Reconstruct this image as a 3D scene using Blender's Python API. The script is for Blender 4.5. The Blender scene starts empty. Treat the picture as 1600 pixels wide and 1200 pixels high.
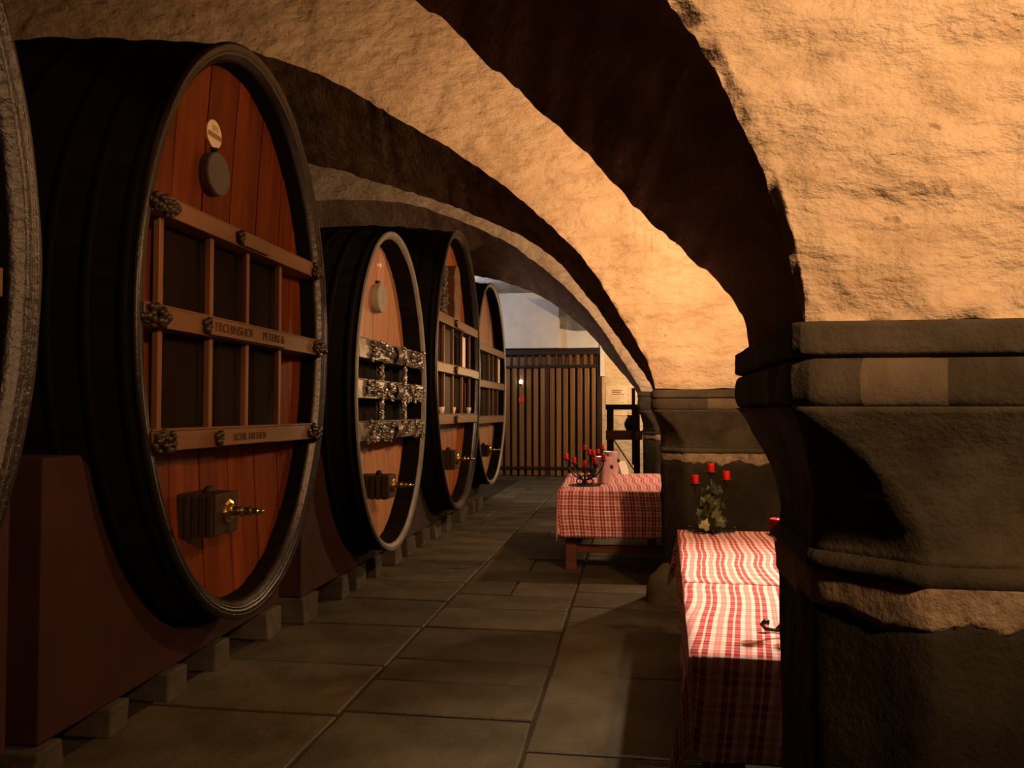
import bpy, math, random
from mathutils import Vector, Matrix, noise
R = random.Random(7)
S = bpy.context.scene
COL = S.collection
# ------------------------------------------------------------------ camera, world, lights, exposure
cd = bpy.data.cameras.new('camera'); cam = bpy.data.objects.new('camera', cd); COL.objects.link(cam)
S.camera = cam
FPX = 1250.0
cd.sensor_width = 36.0; cd.lens = FPX / 1600 * 36.0; cd.clip_start = 0.05; cd.clip_end = 100
pit = math.atan(42 / FPX); yaw = math.atan(190 / FPX * math.cos(pit))
fw = Vector((-math.sin(yaw) * math.cos(pit), math.cos(yaw) * math.cos(pit), math.sin(pit)))
rt = Vector((math.cos(yaw), math.sin(yaw), 0)); up = rt.cross(fw)
cam.matrix_world = Matrix(((rt.x, up.x, -fw.x, 0), (rt.y, up.y, -fw.y, 0), (rt.z, up.z, -fw.z, 1.47), (0, 0, 0, 1)))
S.view_settings.view_transform = 'Standard'; S.view_settings.look = 'None'
S.view_settings.gamma = 1.0; S.view_settings.use_curve_mapping = False
S.view_settings.exposure = 0.0
w = bpy.data.worlds.new('world'); S.world = w; w.use_nodes = True
w.node_tree.nodes['Background'].inputs[0].default_value = (0.01, 0.008, 0.006, 1)
w.node_tree.nodes['Background'].inputs[1].default_value = 0.0

def lamp(name, loc, power, color, radius=0.06, spot=None, target=None, blend=0.6):
    l = bpy.data.lights.new(name, 'SPOT' if spot else 'POINT')
    l.energy = power; l.color = color; l.shadow_soft_size = radius
    o = bpy.data.objects.new(name, l); o.location = loc; COL.objects.link(o)
    if spot:
        l.spot_size = math.radians(spot); l.spot_blend = blend
        o.rotation_euler = (Vector(target) - Vector(loc)).to_track_quat('-Z', 'Y').to_euler()
    return o
WARM = (1.0, 0.50, 0.215)
lamp('spot_near_pillar', (1.9, -0.9, 3.0), 500, WARM, 0.12, 72, (.62, 1.5, 2.5), 1.0)
lamp('lamp_second_bay', (1.25, 3.8, 3.0), 150, WARM, 0.06)
lamp('spot_second_arch', (1.2, 3.7, 2.75), 330, WARM, 0.05, 95, (-.35, 6.2, 2.9), 1.0)
lamp('spot_near_table', (1.05, 3.55, 3.05), 330, (1.0, 0.68, 0.45), 0.05, 62, (.62, 3.4, .74), 0.8)
lamp('lamp_third_bay', (1.3, 8.8, 3.0), 260, (1.0, 0.585, 0.32), 0.06)
lamp('lamp_far_bay', (.45, 15.4, 2.2), 180, (1.0, 0.58, 0.26), 0.06)
lamp('lamp_far_cool', (-3.3, 14.5, 3.3), 62, (1.0, 0.95, 0.98), 0.2)

# ------------------------------------------------------------------ materials
def new_mat(name):
    m = bpy.data.materials.new(name); m.use_nodes = True
    return m, m.node_tree.nodes, m.node_tree.links, m.node_tree.nodes['Principled BSDF']
def nd(N, t, **kw):
    n = N.new(t)
    for k, v in kw.items():
        if k.startswith('in_'):
            n.inputs[int(k[3:])].default_value = v
        else: setattr(n, k, v)
    return n
def ramp(N, stops, interp='LINEAR'):
    r = N.new('ShaderNodeValToRGB'); r.color_ramp.interpolation = interp
    e = r.color_ramp.elements
    while len(e) > 1: e.remove(e[-1])
    e[0].position = stops[0][0]; e[0].color = (*stops[0][1], 1)
    for p, c in stops[1:]:
        k = e.new(p); k.color = (*c, 1)
    return r
def tnoise(N, L, scale, detail=4, vec=None, stretch=None, rough=0.6):
    t = nd(N, 'ShaderNodeTexNoise'); t.inputs['Scale'].default_value = scale
    t.inputs['Detail'].default_value = detail; t.inputs['Roughness'].default_value = rough
    tc = nd(N, 'ShaderNodeTexCoord')
    if stretch:
        mp = nd(N, 'ShaderNodeMapping'); mp.inputs['Scale'].default_value = stretch
        L.new(tc.outputs['Object'], mp.inputs['Vector']); L.new(mp.outputs['Vector'], t.inputs['Vector'])
    else: L.new(tc.outputs['Object'], t.inputs['Vector'])
    return t
def bumpy(N, L, B, src, strength, dist, prev=None):
    b = nd(N, 'ShaderNodeBump'); b.inputs['Strength'].default_value = strength; b.inputs['Distance'].default_value = dist
    L.new(src, b.inputs['Height'])
    if prev: L.new(prev.outputs['Normal'], b.inputs['Normal'])
    L.new(b.outputs['Normal'], B.inputs['Normal']); return b
def rgbmix(N, L, a, b, fac, mode='MIX'):
    m = nd(N, 'ShaderNodeMix'); m.data_type = 'RGBA'; m.blend_type = mode
    if hasattr(fac, 'is_output'): L.new(fac, m.inputs[0])
    else: m.inputs[0].default_value = fac
    for s, i in ((a, 6), (b, 7)):
        if hasattr(s, 'is_output'): L.new(s, m.inputs[i])
        else: m.inputs[i].default_value = (*s, 1)
    return m.outputs[2]

def mat_mottle(name, c1, c2, scale=3, rough=0.85, bump=0.3, bscale=25, bdist=0.01, stretch=None, metal=0, spec=0.5, per_object=0.0, fine=None, pits=False, coat=0):
    m, N, L, B = new_mat(name)
    t = tnoise(N, L, scale, 6, stretch=stretch)
    r = ramp(N, [(0.3, c1), (0.7, c2)]); L.new(t.outputs[0], r.inputs[0])
    out = r.outputs[0]
    if per_object:
        oi = nd(N, 'ShaderNodeObjectInfo')
        mr = nd(N, 'ShaderNodeMapRange'); mr.inputs[3].default_value = 1 - per_object; mr.inputs[4].default_value = 1 + per_object
        L.new(oi.outputs['Random'], mr.inputs[0])
        h = nd(N, 'ShaderNodeHueSaturation'); L.new(mr.outputs[0], h.inputs['Value']); L.new(out, h.inputs['Color'])
        out = h.outputs[0]
    if pits:
        tp = tnoise(N, L, 9, 3, rough=0.7)
        rp = ramp(N, [(0.0, (0.25,) * 3), (0.26, (0.3,) * 3), (0.31, (1,) * 3)]); L.new(tp.outputs[0], rp.inputs[0])
        out = rgbmix(N, L, out, rp.outputs[0], 0.75, 'MULTIPLY')
    L.new(out, B.inputs['Base Color'])
    B.inputs['Roughness'].default_value = rough; B.inputs['Metallic'].default_value = metal
    B.inputs['Specular IOR Level'].default_value = spec
    B.inputs['Coat Weight'].default_value = coat
    if bump:
        t2 = tnoise(N, L, bscale, 8, stretch=stretch)
        b = bumpy(N, L, B, t2.outputs[0], bump, bdist)
        if fine:
            t3 = tnoise(N, L, fine, 6, stretch=stretch)
            bumpy(N, L, B, t3.outputs[0], bump, bdist * 0.4, b)
    return m

def mat_plaster():
    m, N, L, B = new_mat('lime_plaster')
    t = tnoise(N, L, 2.2, 7); r = ramp(N, [(0.3, (0.62, 0.50, 0.36)), (0.5, (0.76, 0.65, 0.49)), (0.7, (0.86, 0.76, 0.60))]); L.new(t.outputs[0], r.inputs[0])
    t4 = tnoise(N, L, 7, 5, stretch=(1, 1, 3)); r4 = ramp(N, [(0.32, (0.72, 0.68, 0.62)), (0.5, (1, 1, 1))]); L.new(t4.outputs[0], r4.inputs[0])
    o = rgbmix(N, L, r.outputs[0], r4.outputs[0], 0.7, 'MULTIPLY')
    tp = tnoise(N, L, 14, 2, rough=0.5); rp = ramp(N, [(0.0, (0.35, 0.28, 0.2)), (0.24, (0.4, 0.32, 0.25)), (0.28, (1, 1, 1))]); L.new(tp.outputs[0], rp.inputs[0])
    o = rgbmix(N, L, o, rp.outputs[0], 0.8, 'MULTIPLY')
    L.new(o, B.inputs['Base Color']); B.inputs['Roughness'].default_value = 0.95; B.inputs['Specular IOR Level'].default_value = 0.1
    a = tnoise(N, L, 4.2, 8, stretch=(1, 1, 1.7), rough=0.56); b1 = bumpy(N, L, B, a.outputs[0], 0.9, 0.075)
    c = tnoise(N, L, 45, 6); b2 = bumpy(N, L, B, c.outputs[0], 0.35, 0.008, b1)
    # faint brick coursing under the limewash
    tc = nd(N, 'ShaderNodeTexCoord'); mp = nd(N, 'ShaderNodeMapping'); mp.inputs['Rotation'].default_value = (math.pi / 2, 0, 0)
    L.new(tc.outputs['Object'], mp.inputs['Vector'])
    br = nd(N, 'ShaderNodeTexBrick'); br.inputs['Scale'].default_value = 1.0; br.inputs['Brick Width'].default_value = 0.27; br.inputs['Row Height'].default_value = 0.075
    br.inputs['Mortar Size'].default_value = 0.012; br.inputs['Mortar Smooth'].default_value = 1.0
    L.new(mp.outputs['Vector'], br.inputs['Vector'])
    inv = nd(N, 'ShaderNodeMath', operation='SUBTRACT'); inv.inputs[0].default_value = 1; L.new(br.outputs['Fac'], inv.inputs[1])
    bumpy(N, L, B, inv.outputs[0], 0.08, 0.01, b2)
    return m

def mat_wood(name, dark, light, axis=2, scale=1.0, rough=0.5, per_object=0.25, coat=0.0, bump=0.15, spec=0.3):
    st = [14 * scale] * 3; st[axis] = 0.9 * scale
    m, N, L, B = new_mat(name)
    t = tnoise(N, L, 1.0, 8, stretch=tuple(st)); r = ramp(N, [(0.3, dark), (0.68, light)]); L.new(t.outputs[0], r.inputs[0])
    oi = nd(N, 'ShaderNodeObjectInfo'); mr = nd(N, 'ShaderNodeMapRange'); mr.inputs[3].default_value = 1 - per_object; mr.inputs[4].default_value = 1 + per_object
    L.new(oi.outputs['Random'], mr.inputs[0]); h = nd(N, 'ShaderNodeHueSaturation'); L.new(mr.outputs[0], h.inputs['Value']); L.new(r.outputs[0], h.inputs['Color'])
    L.new(h.outputs[0], B.inputs['Base Color']); B.inputs['Roughness'].default_value = rough; B.inputs['Coat Weight'].default_value = coat
    B.inputs['Coat Roughness'].default_value = 0.25; B.inputs['Specular IOR Level'].default_value = spec
    t2 = tnoise(N, L, 2.0, 6, stretch=tuple(st)); bumpy(N, L, B, t2.outputs[0], bump, 0.004)
    return m

def mat_plain(name, c, rough=0.5, metal=0.0, spec=0.5, bump=0.0, bscale=60):
    m, N, L, B = new_mat(name)
    t = tnoise(N, L, 12, 3); r = ramp(N, [(0.3, tuple(x * 0.85 for x in c)), (0.7, tuple(min(1, x * 1.1) for x in c))]); L.new(t.outputs[0], r.inputs[0])
    L.new(r.outputs[0], B.inputs['Base Color']); B.inputs['Roughness'].default_value = rough; B.inputs['Metallic'].default_value = metal
    B.inputs['Specular IOR Level'].default_value = spec
    if bump:
        t2 = tnoise(N, L, bscale, 5); bumpy(N, L, B, t2.outputs[0], bump, 0.004)
    return m

def mat_cloth(name='checked_cloth', cross=.21):
    m, N, L, B = new_mat(name)
    uv = nd(N, 'ShaderNodeUVMap'); sx = nd(N, 'ShaderNodeSeparateXYZ'); L.new(uv.outputs[0], sx.inputs[0])
    outs = []
    for k, gain in ((0, 0.60), (1, cross)):
        dv = nd(N, 'ShaderNodeMath', operation='DIVIDE'); dv.inputs[1].default_value = 0.091; L.new(sx.outputs[k], dv.inputs[0])
        fr = nd(N, 'ShaderNodeMath', operation='FRACT'); L.new(dv.outputs[0], fr.inputs[0])
        g = lambda x: (x, x, x)
        r = ramp(N, [(0, g(1)), (0.19, g(0.05)), (0.27, g(1)), (0.46, g(0)), (0.62, g(0.45)), (0.67, g(0.7)), (0.70, g(0.4)), (0.77, g(0.7)), (0.80, g(0.45)), (0.85, g(0))], 'CONSTANT')
        L.new(fr.outputs[0], r.inputs[0])
        mu = nd(N, 'ShaderNodeMath', operation='MULTIPLY'); mu.inputs[1].default_value = gain; L.new(r.outputs[0], mu.inputs[0]); outs.append(mu.outputs[0])
    ad = nd(N, 'ShaderNodeMath', operation='ADD'); ad.use_clamp = True; L.new(outs[0], ad.inputs[0]); L.new(outs[1], ad.inputs[1])
    c = ramp(N, [(0, (0.90, 0.87, 0.92)), (0.27, (0.80, 0.46, 0.50)), (0.60, (0.64, 0.23, 0.25)), (0.83, (0.35, 0.03, 0.055))]); L.new(ad.outputs[0], c.inputs[0])
    L.new(c.outputs[0], B.inputs['Base Color']); B.inputs['Roughness'].default_value = 0.9; B.inputs['Specular IOR Level'].default_value = 0.15
    t2 = tnoise(N, L, 9, 3); bumpy(N, L, B, t2.outputs[0], 0.25, 0.02)
    return m

M = {}
M['plaster'] = mat_plaster()
M['soffit_brick'] = mat_mottle('dark_soffit_brick', (0.05, 0.033, 0.021), (0.16, 0.112, 0.072), 6, 0.95, 0.8, 16, 0.03, spec=0.1, stretch=(1, .45, 1.6), fine=50)  # dark brown brick tone for the underside of the second arch
M['soffit_plaster'] = mat_mottle('brown_soffit_plaster', (0.27, 0.18, 0.12), (0.48, 0.35, 0.25), 5, 0.95, 0.8, 16, 0.03, spec=0.1, stretch=(1, .45, 1.6), fine=50)  # browner, darker plaster tone than on the arch faces
M['dark_wall'] = mat_mottle('dark_rubble_wall', (0.04, 0.032, 0.022), (0.09, 0.07, 0.05), 3, 0.95, 0.6, 10, 0.03, spec=0.1)
M['white'] = mat_mottle('white_limewash', (0.62, 0.62, 0.63), (0.8, 0.8, 0.8), 2, 0.9, 0.3, 12, 0.02)
M['grey_plaster'] = mat_mottle('grey_stained_plaster', (0.10, 0.10, 0.10), (0.28, 0.28, 0.28), 4, 0.9, 0.3, 12, 0.02)
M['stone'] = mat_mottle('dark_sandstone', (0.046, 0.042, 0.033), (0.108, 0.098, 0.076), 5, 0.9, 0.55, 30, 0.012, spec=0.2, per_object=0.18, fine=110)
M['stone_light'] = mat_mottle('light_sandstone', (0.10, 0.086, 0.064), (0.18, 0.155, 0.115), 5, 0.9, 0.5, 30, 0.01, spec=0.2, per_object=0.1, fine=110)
M['stone_darker'] = mat_mottle('darker_sandstone', (0.024, 0.022, 0.017), (0.058, 0.053, 0.041), 4, 0.9, 0.6, 26, 0.014, spec=0.15, fine=100)  # darker sandstone tone for the pillar shafts
M['mortar'] = mat_mottle('pale_mortar', (0.20, 0.16, 0.115), (0.55, 0.46, 0.36), 16, 0.95, 0.9, 45, 0.015, spec=0.1)
M['flag'] = mat_mottle('flagstone', (0.036, 0.033, 0.022), (0.118, 0.106, 0.070), 2.2, 0.62, 0.5, 9, 0.02, spec=0.35, per_object=0.25, fine=70)
M['dirt'] = mat_mottle('floor_bed', (0.02, 0.017, 0.012), (0.045, 0.038, 0.027), 5, 0.9, 0.5, 30, 0.01, spec=0.2)
M['block'] = mat_mottle('support_stone', (0.055, 0.052, 0.042), (0.115, 0.107, 0.088), 6, 0.9, 0.5, 25, 0.012, spec=0.2, per_object=0.2)
M['red_paint'] = mat_mottle('oxblood_paint', (0.034, 0.0115, 0.0085), (0.052, 0.0185, 0.0135), 4, 0.75, 0.25, 20, 0.006, spec=0.3, pits=False)
M['grey_paint'] = mat_mottle('worn_grey_brown_paint', (0.034, 0.024, 0.019), (0.06, 0.045, 0.037), 4, 0.75, 0.25, 20, 0.006, spec=0.3)
M['black_stave'] = mat_wood('blackened_stave', (0.004, 0.0035, 0.003), (0.010, 0.008, 0.007), 0, 1, 0.8, 0.1, spec=0.06)
M['hoop'] = mat_plain('black_iron_hoop', (0.004, 0.0036, 0.003), 0.7, 0.0, 0.1, 0.3, 30)
M['rim'] = mat_mottle('dark_waxed_rim', (0.004, 0.0034, 0.0028), (0.011, 0.0092, 0.0075), 9, 0.32, 0.35, 22, 0.01, spec=0.5)
M['rim_black'] = mat_mottle('glossy_black_rim', (0.0025, 0.0022, 0.002), (0.007, 0.006, 0.005), 9, 0.28, 0.5, 22, 0.012, spec=0.6)
M['rim_grey'] = mat_mottle('grey_painted_rim', (0.11, 0.105, 0.095), (0.18, 0.172, 0.158), 9, 0.45, 0.3, 22, 0.008, spec=0.4)
M['head_red'] = mat_wood('red_brown_oak', (0.095, 0.019, 0.003), (0.18, 0.041, 0.006), 2, 1, 0.5, 0.22, spec=0.1)
M['head_tan'] = mat_wood('tan_oak', (0.34, 0.165, 0.082), (0.46, 0.24, 0.125), 2, 1, 0.5, 0.12)
M['head_orange'] = mat_wood('orange_oak', (0.22, 0.062, 0.015), (0.32, 0.10, 0.026), 2, 1, 0.5, 0.12)
M['beam'] = mat_wood('brown_beam_oak', (0.12, 0.06, 0.028), (0.185, 0.095, 0.046), 1, 1, 0.45, 0.1)
M['mullion'] = mat_wood('brown_mullion_oak', (0.13, 0.058, 0.025), (0.20, 0.09, 0.04), 2, 1, 0.45, 0.1)
M['panel'] = mat_wood('black_brown_panel', (0.006, 0.003, 0.002), (0.012, 0.005, 0.003), 2, 1, 0.75, 0.1, spec=0.1)
M['tapwood'] = mat_wood('dark_tap_oak', (0.015, 0.0095, 0.006), (0.038, 0.025, 0.016), 2, 1, 0.6, 0.1)
M['carving'] = mat_mottle('dark_grape_carving', (0.012, 0.008, 0.006), (0.05, 0.034, 0.024), 20, 0.35, 0.2, 60, 0.004, spec=0.4)
M['silver_carving'] = mat_mottle('pewter_carving', (0.02, 0.018, 0.015), (0.26, 0.235, 0.195), 26, 0.34, 0.2, 60, 0.004, metal=0.4, spec=0.6)
M['letter'] = mat_plain('carved_letter_brown', (0.045, 0.018, 0.008), 0.7)
M['disc'] = mat_plain('slate_disc', (0.10, 0.095, 0.08), 0.7)
M['disc_grey'] = mat_plain('grey_disc', (0.27, 0.26, 0.23), 0.7)
M['paper'] = mat_plain('cream_paper', (0.86, 0.74, 0.56), 0.7)
M['print'] = mat_plain('brown_print', (0.33, 0.20, 0.09), 0.8)
M['brass'] = mat_plain('brass', (0.72, 0.50, 0.16), 0.25, 1.0)
M['tin'] = mat_plain('tinned_metal', (0.62, 0.52, 0.44), 0.22, 1.0)
M['iron'] = mat_plain('wrought_iron', (0.012, 0.011, 0.011), 0.42, 0.0, 0.6, 0.2, 80)
M['wax'] = mat_plain('red_wax', (0.80, 0.018, 0.012), 0.4)
M['wick'] = mat_plain('burnt_wick', (0.03, 0.02, 0.02), 0.9)
M['leaf'] = mat_mottle('ivy_leaf', (0.035, 0.065, 0.022), (0.10, 0.15, 0.06), 20, 0.45, 0.2, 60, 0.002, per_object=0.5)
M['leaf_pale'] = mat_mottle('pale_ivy_leaf', (0.34, 0.40, 0.18), (0.5, 0.52, 0.28), 20, 0.5, 0.2, 60, 0.002)
M['cloth'] = mat_cloth(); M['cloth_far'] = mat_cloth('bold_checked_cloth', .46)
M['table'] = mat_wood('table_oak', (0.10, 0.035, 0.018), (0.19, 0.075, 0.035), 0, 1, 0.5, 0.1)
M['slat'] = mat_wood('brown_slat', (0.165, 0.088, 0.035), (0.28, 0.155, 0.063), 2, 0.6, 0.35, 0.12, 0.1)
M['slat_dark'] = mat_wood('dark_backing_board', (0.045, 0.014, 0.010), (0.075, 0.024, 0.016), 2, 0.6, 0.5, 0.1)
M['black_wood'] = mat_wood('black_timber', (0.012, 0.008, 0.006), (0.028, 0.018, 0.013), 0, 1, 0.6, 0.1)
M['steel'] = mat_plain('brushed_steel', (0.86, 0.84, 0.82), 0.42, 0.75)
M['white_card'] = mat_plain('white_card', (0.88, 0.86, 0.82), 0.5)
M['red_sign'] = mat_plain('red_enamel', (0.75, 0.05, 0.01), 0.4)
M['pot'] = mat_plain('black_glaze', (0.015, 0.015, 0.015), 0.3)
mb_, N_, L_, B_ = new_mat('lit_bulb'); B_.inputs['Emission Color'].default_value = (1, 0.85, 0.65, 1); B_.inputs['Emission Strength'].default_value = 14; M['bulb'] = mb_

# ------------------------------------------------------------------ builders
def link(name, data, mat=None, parent=None, smooth=False, kind=None, bevel=0):
    o = bpy.data.objects.new(name, data); COL.objects.link(o)
    if mat and not data.materials: data.materials.append(M[mat])
    if parent: o.parent = parent
    if kind: o['kind'] = kind
    if smooth and hasattr(data, 'polygons'):
        data.polygons.foreach_set('use_smooth', [True] * len(data.polygons))
    if bevel:
        b = o.modifiers.new('edge', 'BEVEL'); b.width = bevel; b.segments = 2; b.limit_method = 'ANGLE'
    return o
def empty(name, loc, label, cat, group=None, rz=0):
    o = bpy.data.objects.new(name, None); COL.objects.link(o); o.location = loc; o.rotation_euler = (0, 0, rz)
    o.empty_display_size = 0.05
    return tag(o, label, cat, group)
def tag(o, label, cat, group=None):
    o['label'] = label; o['category'] = cat
    if group: o['group'] = group
    return o
class MB:
    def __init__(s): s.v = []; s.f = []
    def add(s, vs, fs):
        k = len(s.v); s.v += [tuple(p) for p in vs]; s.f += [tuple(i + k for i in f) for f in fs]
    def box(s, x0, x1, y0, y1, z0, z1):
        s.add([(x0, y0, z0), (x1, y0, z0), (x1, y1, z0), (x0, y1, z0), (x0, y0, z1), (x1, y0, z1), (x1, y1, z1), (x0, y1, z1)],
              [(0, 3, 2, 1), (4, 5, 6, 7), (0, 1, 5, 4), (1, 2, 6, 5), (2, 3, 7, 6), (3, 0, 4, 7)])
    def bar(s, a, b, wx, wz, upv=(0, 0, 1)):
        a = Vector(a); b = Vector(b); d = (b - a).normalized(); sx = d.cross(Vector(upv)).normalized(); sz = sx.cross(d)
        vs = [p + sx * i * wx / 2 + sz * j * wz / 2 for p in (a, b) for i, j in ((-1, -1), (1, -1), (1, 1), (-1, 1))]
        s.add(vs, [(0, 1, 2, 3), (7, 6, 5, 4), (0, 4, 5, 1), (1, 5, 6, 2), (2, 6, 7, 3), (3, 7, 4, 0)])
    def tube(s, pts, r, n=8):
        pts = [Vector(p) for p in pts]; k0 = len(s.v); m = len(pts)
        rr = r if isinstance(r, (list, tuple)) else [r] * m
        prev = None
        for i, p in enumerate(pts):
            d = (pts[min(i + 1, m - 1)] - pts[max(i - 1, 0)])
            d = d.normalized() if d.length > 1e-9 else Vector((0, 0, 1))
            if prev is None:
                a = d.cross(Vector((0, 0, 1)))
                if a.length < 1e-3: a = d.cross(Vector((0, 1, 0)))
                a.normalize()
            else: a = (prev - d * prev.dot(d)).normalized()
            prev = a; b = d.cross(a)
            for j in range(n):
                t = 2 * math.pi * j / n; s.v.append(tuple(p + (a * math.cos(t) + b * math.sin(t)) * rr[i]))
        for i in range(m - 1):
            for j in range(n):
                s.f.append((k0 + i * n + j, k0 + i * n + (j + 1) % n, k0 + (i + 1) * n + (j + 1) % n, k0 + (i + 1) * n + j))
        s.f.append(tuple(k0 + j for j in range(n))[::-1]); s.f.append(tuple(k0 + (m - 1) * n + j for j in range(n)))
    def lathe(s, prof, c=(0, 0, 0), axis='z', n=20, ax=None):
        k0 = len(s.v); c = Vector(c)
        if ax is None: ax = {'x': ((1, 0, 0), (0, 1, 0), (0, 0, 1)), 'y': ((0, 1, 0), (0, 0, 1), (1, 0, 0)), 'z': ((0, 0, 1), (1, 0, 0), (0, 1, 0))}[axis]
        A, U, W = (Vector(q) for q in ax)
        for r, h in prof:
            for j in range(n):
                t = 2 * math.pi * j / n; s.v.append(tuple(c + A * h + (U * math.cos(t) + W * math.sin(t)) * r))
        for i in range(len(prof) - 1):
            for j in range(n):
                s.f.append((k0 + i * n + j, k0 + i * n + (j + 1) % n, k0 + (i + 1) * n + (j + 1) % n, k0 + (i + 1) * n + j))
        if prof[0][0] > 1e-6: s.f.append(tuple(k0 + j for j in range(n))[::-1])
        if prof[-1][0] > 1e-6: s.f.append(tuple(k0 + (len(prof) - 1) * n + j for j in range(n)))
    def blob(s, c, r, nu=7, nv=5):
        k0 = len(s.v); rx, ry, rz = r if isinstance(r, tuple) else (r, r, r)
        for i in range(nv + 1):
            ph = math.pi * i / nv
            for j in range(nu):
                t = 2 * math.pi * (j + 0.5 * (i % 2)) / nu
                s.v.append((c[0] + rx * math.sin(ph) * math.cos(t), c[1] + ry * math.sin(ph) * math.sin(t), c[2] + rz * math.cos(ph)))
        for i in range(nv):
            for j in range(nu):
                s.f.append((k0 + i * nu + j, k0 + (i + 1) * nu + j, k0 + (i + 1) * nu + (j + 1) % nu, k0 + i * nu + (j + 1) % nu))
    def mesh(s, name):
        me = bpy.data.meshes.new(name); me.from_pydata(s.v, [], s.f); me.validate(); me.update(); return me
    def build(s, name, mat, parent=None, smooth=False, kind=None, bevel=0):
        return link(name, s.mesh(name), mat, parent, smooth, kind, bevel)
def fbm(p, sc, oc=3):
    return noise.fractal(Vector(p) * sc, 0.8, 2.1, oc)
def text_obj(name, body, size, loc, mat, parent, extrude=0.002, rot=(math.pi / 2, 0, math.pi / 2), width=1.0):
    c = bpy.data.curves.new(name, 'FONT'); c.body = body; c.size = size; c.extrude = extrude; c.align_x = 'CENTER'; c.align_y = 'CENTER'
    c.space_character = width
    t_ = bpy.data.objects.new('tmp', c); COL.objects.link(t_); bpy.context.view_layer.update()
    me = bpy.data.meshes.new_from_object(t_.evaluated_get(bpy.context.evaluated_depsgraph_get())); bpy.data.objects.remove(t_); bpy.data.curves.remove(c)
    me.materials.clear(); o = link(name, me, mat, parent, False, 'stuff'); o.location = loc; o.rotation_euler = rot; return o

# ------------------------------------------------------------------ setting: floor, walls, ceiling
XL, XR, YB, YE = -6.2, 4.2, -3.2, 17.3
b = MB(); b.box(XL, XR, YB, YE + 0.2, -0.2, -0.009); FLOOR = b.build('floor', 'dirt', kind='structure')
def wall(name, box, mat):
    b = MB(); b.box(*box); return b.build(name, mat, kind='structure')
wall('wall_left', (XL - 0.2, XL, YB, YE + 0.2, -0.2, 5.5), 'dark_wall')
wall('wall_right', (XR, XR + 0.2, YB, YE + 0.2, -0.2, 5.5), 'dark_wall')
wall('wall_back', (XL, XR, YB - 0.2, YB, -0.2, 5.5), 'dark_wall')
wall('wall_far', (XL, XR, YE, YE + 0.2, -0.2, 5.5), 'plaster')
wall('ceiling', (XL, XR, YB, 12.6, 5.3, 5.5), 'dark_wall')
wall('ceiling', (XL, XR, 12.6, YE, 3.97, 4.2), 'grey_plaster')
# flagstones, each laid by itself
def flagstone(x0, x1, y0, y1):
    g = 0.0045; x0 += g; x1 -= g; y0 += g; y1 -= g
    mx, my = (x0 + x1) / 2, (y0 + y1) / 2
    j = lambda a=0.012: R.uniform(-a, a)
    ring = [(x0 + abs(j()), y0 + abs(j())), (mx + j(.06), y0 + abs(j(.008))), (x1 - abs(j()), y0 + abs(j())), (x1 - abs(j(.008)), my + j(.06)),
            (x1 - abs(j()), y1 - abs(j())), (mx + j(.06), y1 - abs(j(.008))), (x0 + abs(j()), y1 - abs(j())), (x0 + abs(j(.008)), my + j(.06))]
    tx, ty, dz = j(.004), j(.004), j(.003)
    zz = lambda x, y: dz + tx * (x - mx) + ty * (y - my)
    v = []
    for s_, h in ((-0.010, 0.0), (0.0, -0.006), (0.0, -0.03)):
        for x, y in ring:
            L_ = max(0.05, math.hypot(x - mx, y - my)); k = 1 + s_ / L_
            px, py = mx + (x - mx) * k, my + (y - my) * k
            v.append((px - mx, py - my, zz(px, py) + h))
    f = [tuple(range(8))] + [(i, (i + 8), (i + 1) % 8 + 8, (i + 1) % 8) for i in range(8)] + [(i + 8, i + 16, (i + 1) % 8 + 16, (i + 1) % 8 + 8) for i in range(8)]
    me = bpy.data.meshes.new('flagstone'); me.from_pydata(v, [], f)
    o = link('flagstone', me, 'flag', FLOOR); o.location = (mx, my, 0)
cols = [(-2.42, -1.42), (-1.42, -0.475), (-0.475, 0.42), (0.42, 1.3), (1.3, 2.3), (2.3, 3.3), (3.3, 4.2)]
known = {1: [3.1, 3.81, 4.28, 4.66, 5.36, 5.9, 6.35], 0: [2.9, 3.75, 4.5, 5.35, 6.1], 2: [2.9, 3.48, 4.5, 5.62, 6.06, 6.55]}
for ci, (xa, xb) in enumerate(cols):
    ys = list(known.get(ci, [2.2]))
    y = ys[0]; pre = []
    while y > 0.8:
        y -= R.uniform(.5, .9); pre.insert(0, y)
    ys = pre + ys
    while ys[-1] < YE: ys.append(ys[-1] + R.uniform(.42, .85))
    for ya, yb in zip(ys[:-1], ys[1:]):
        yb = min(yb, YE)
        if yb - ya < .05: continue
        if ci < 2 and R.random() < .25:
            xm = xa + (xb - xa) * R.uniform(.4, .6); flagstone(xa, xm, ya, yb); flagstone(xm, xb, ya, yb)
        else: flagstone(xa, xb, ya, yb)

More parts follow.
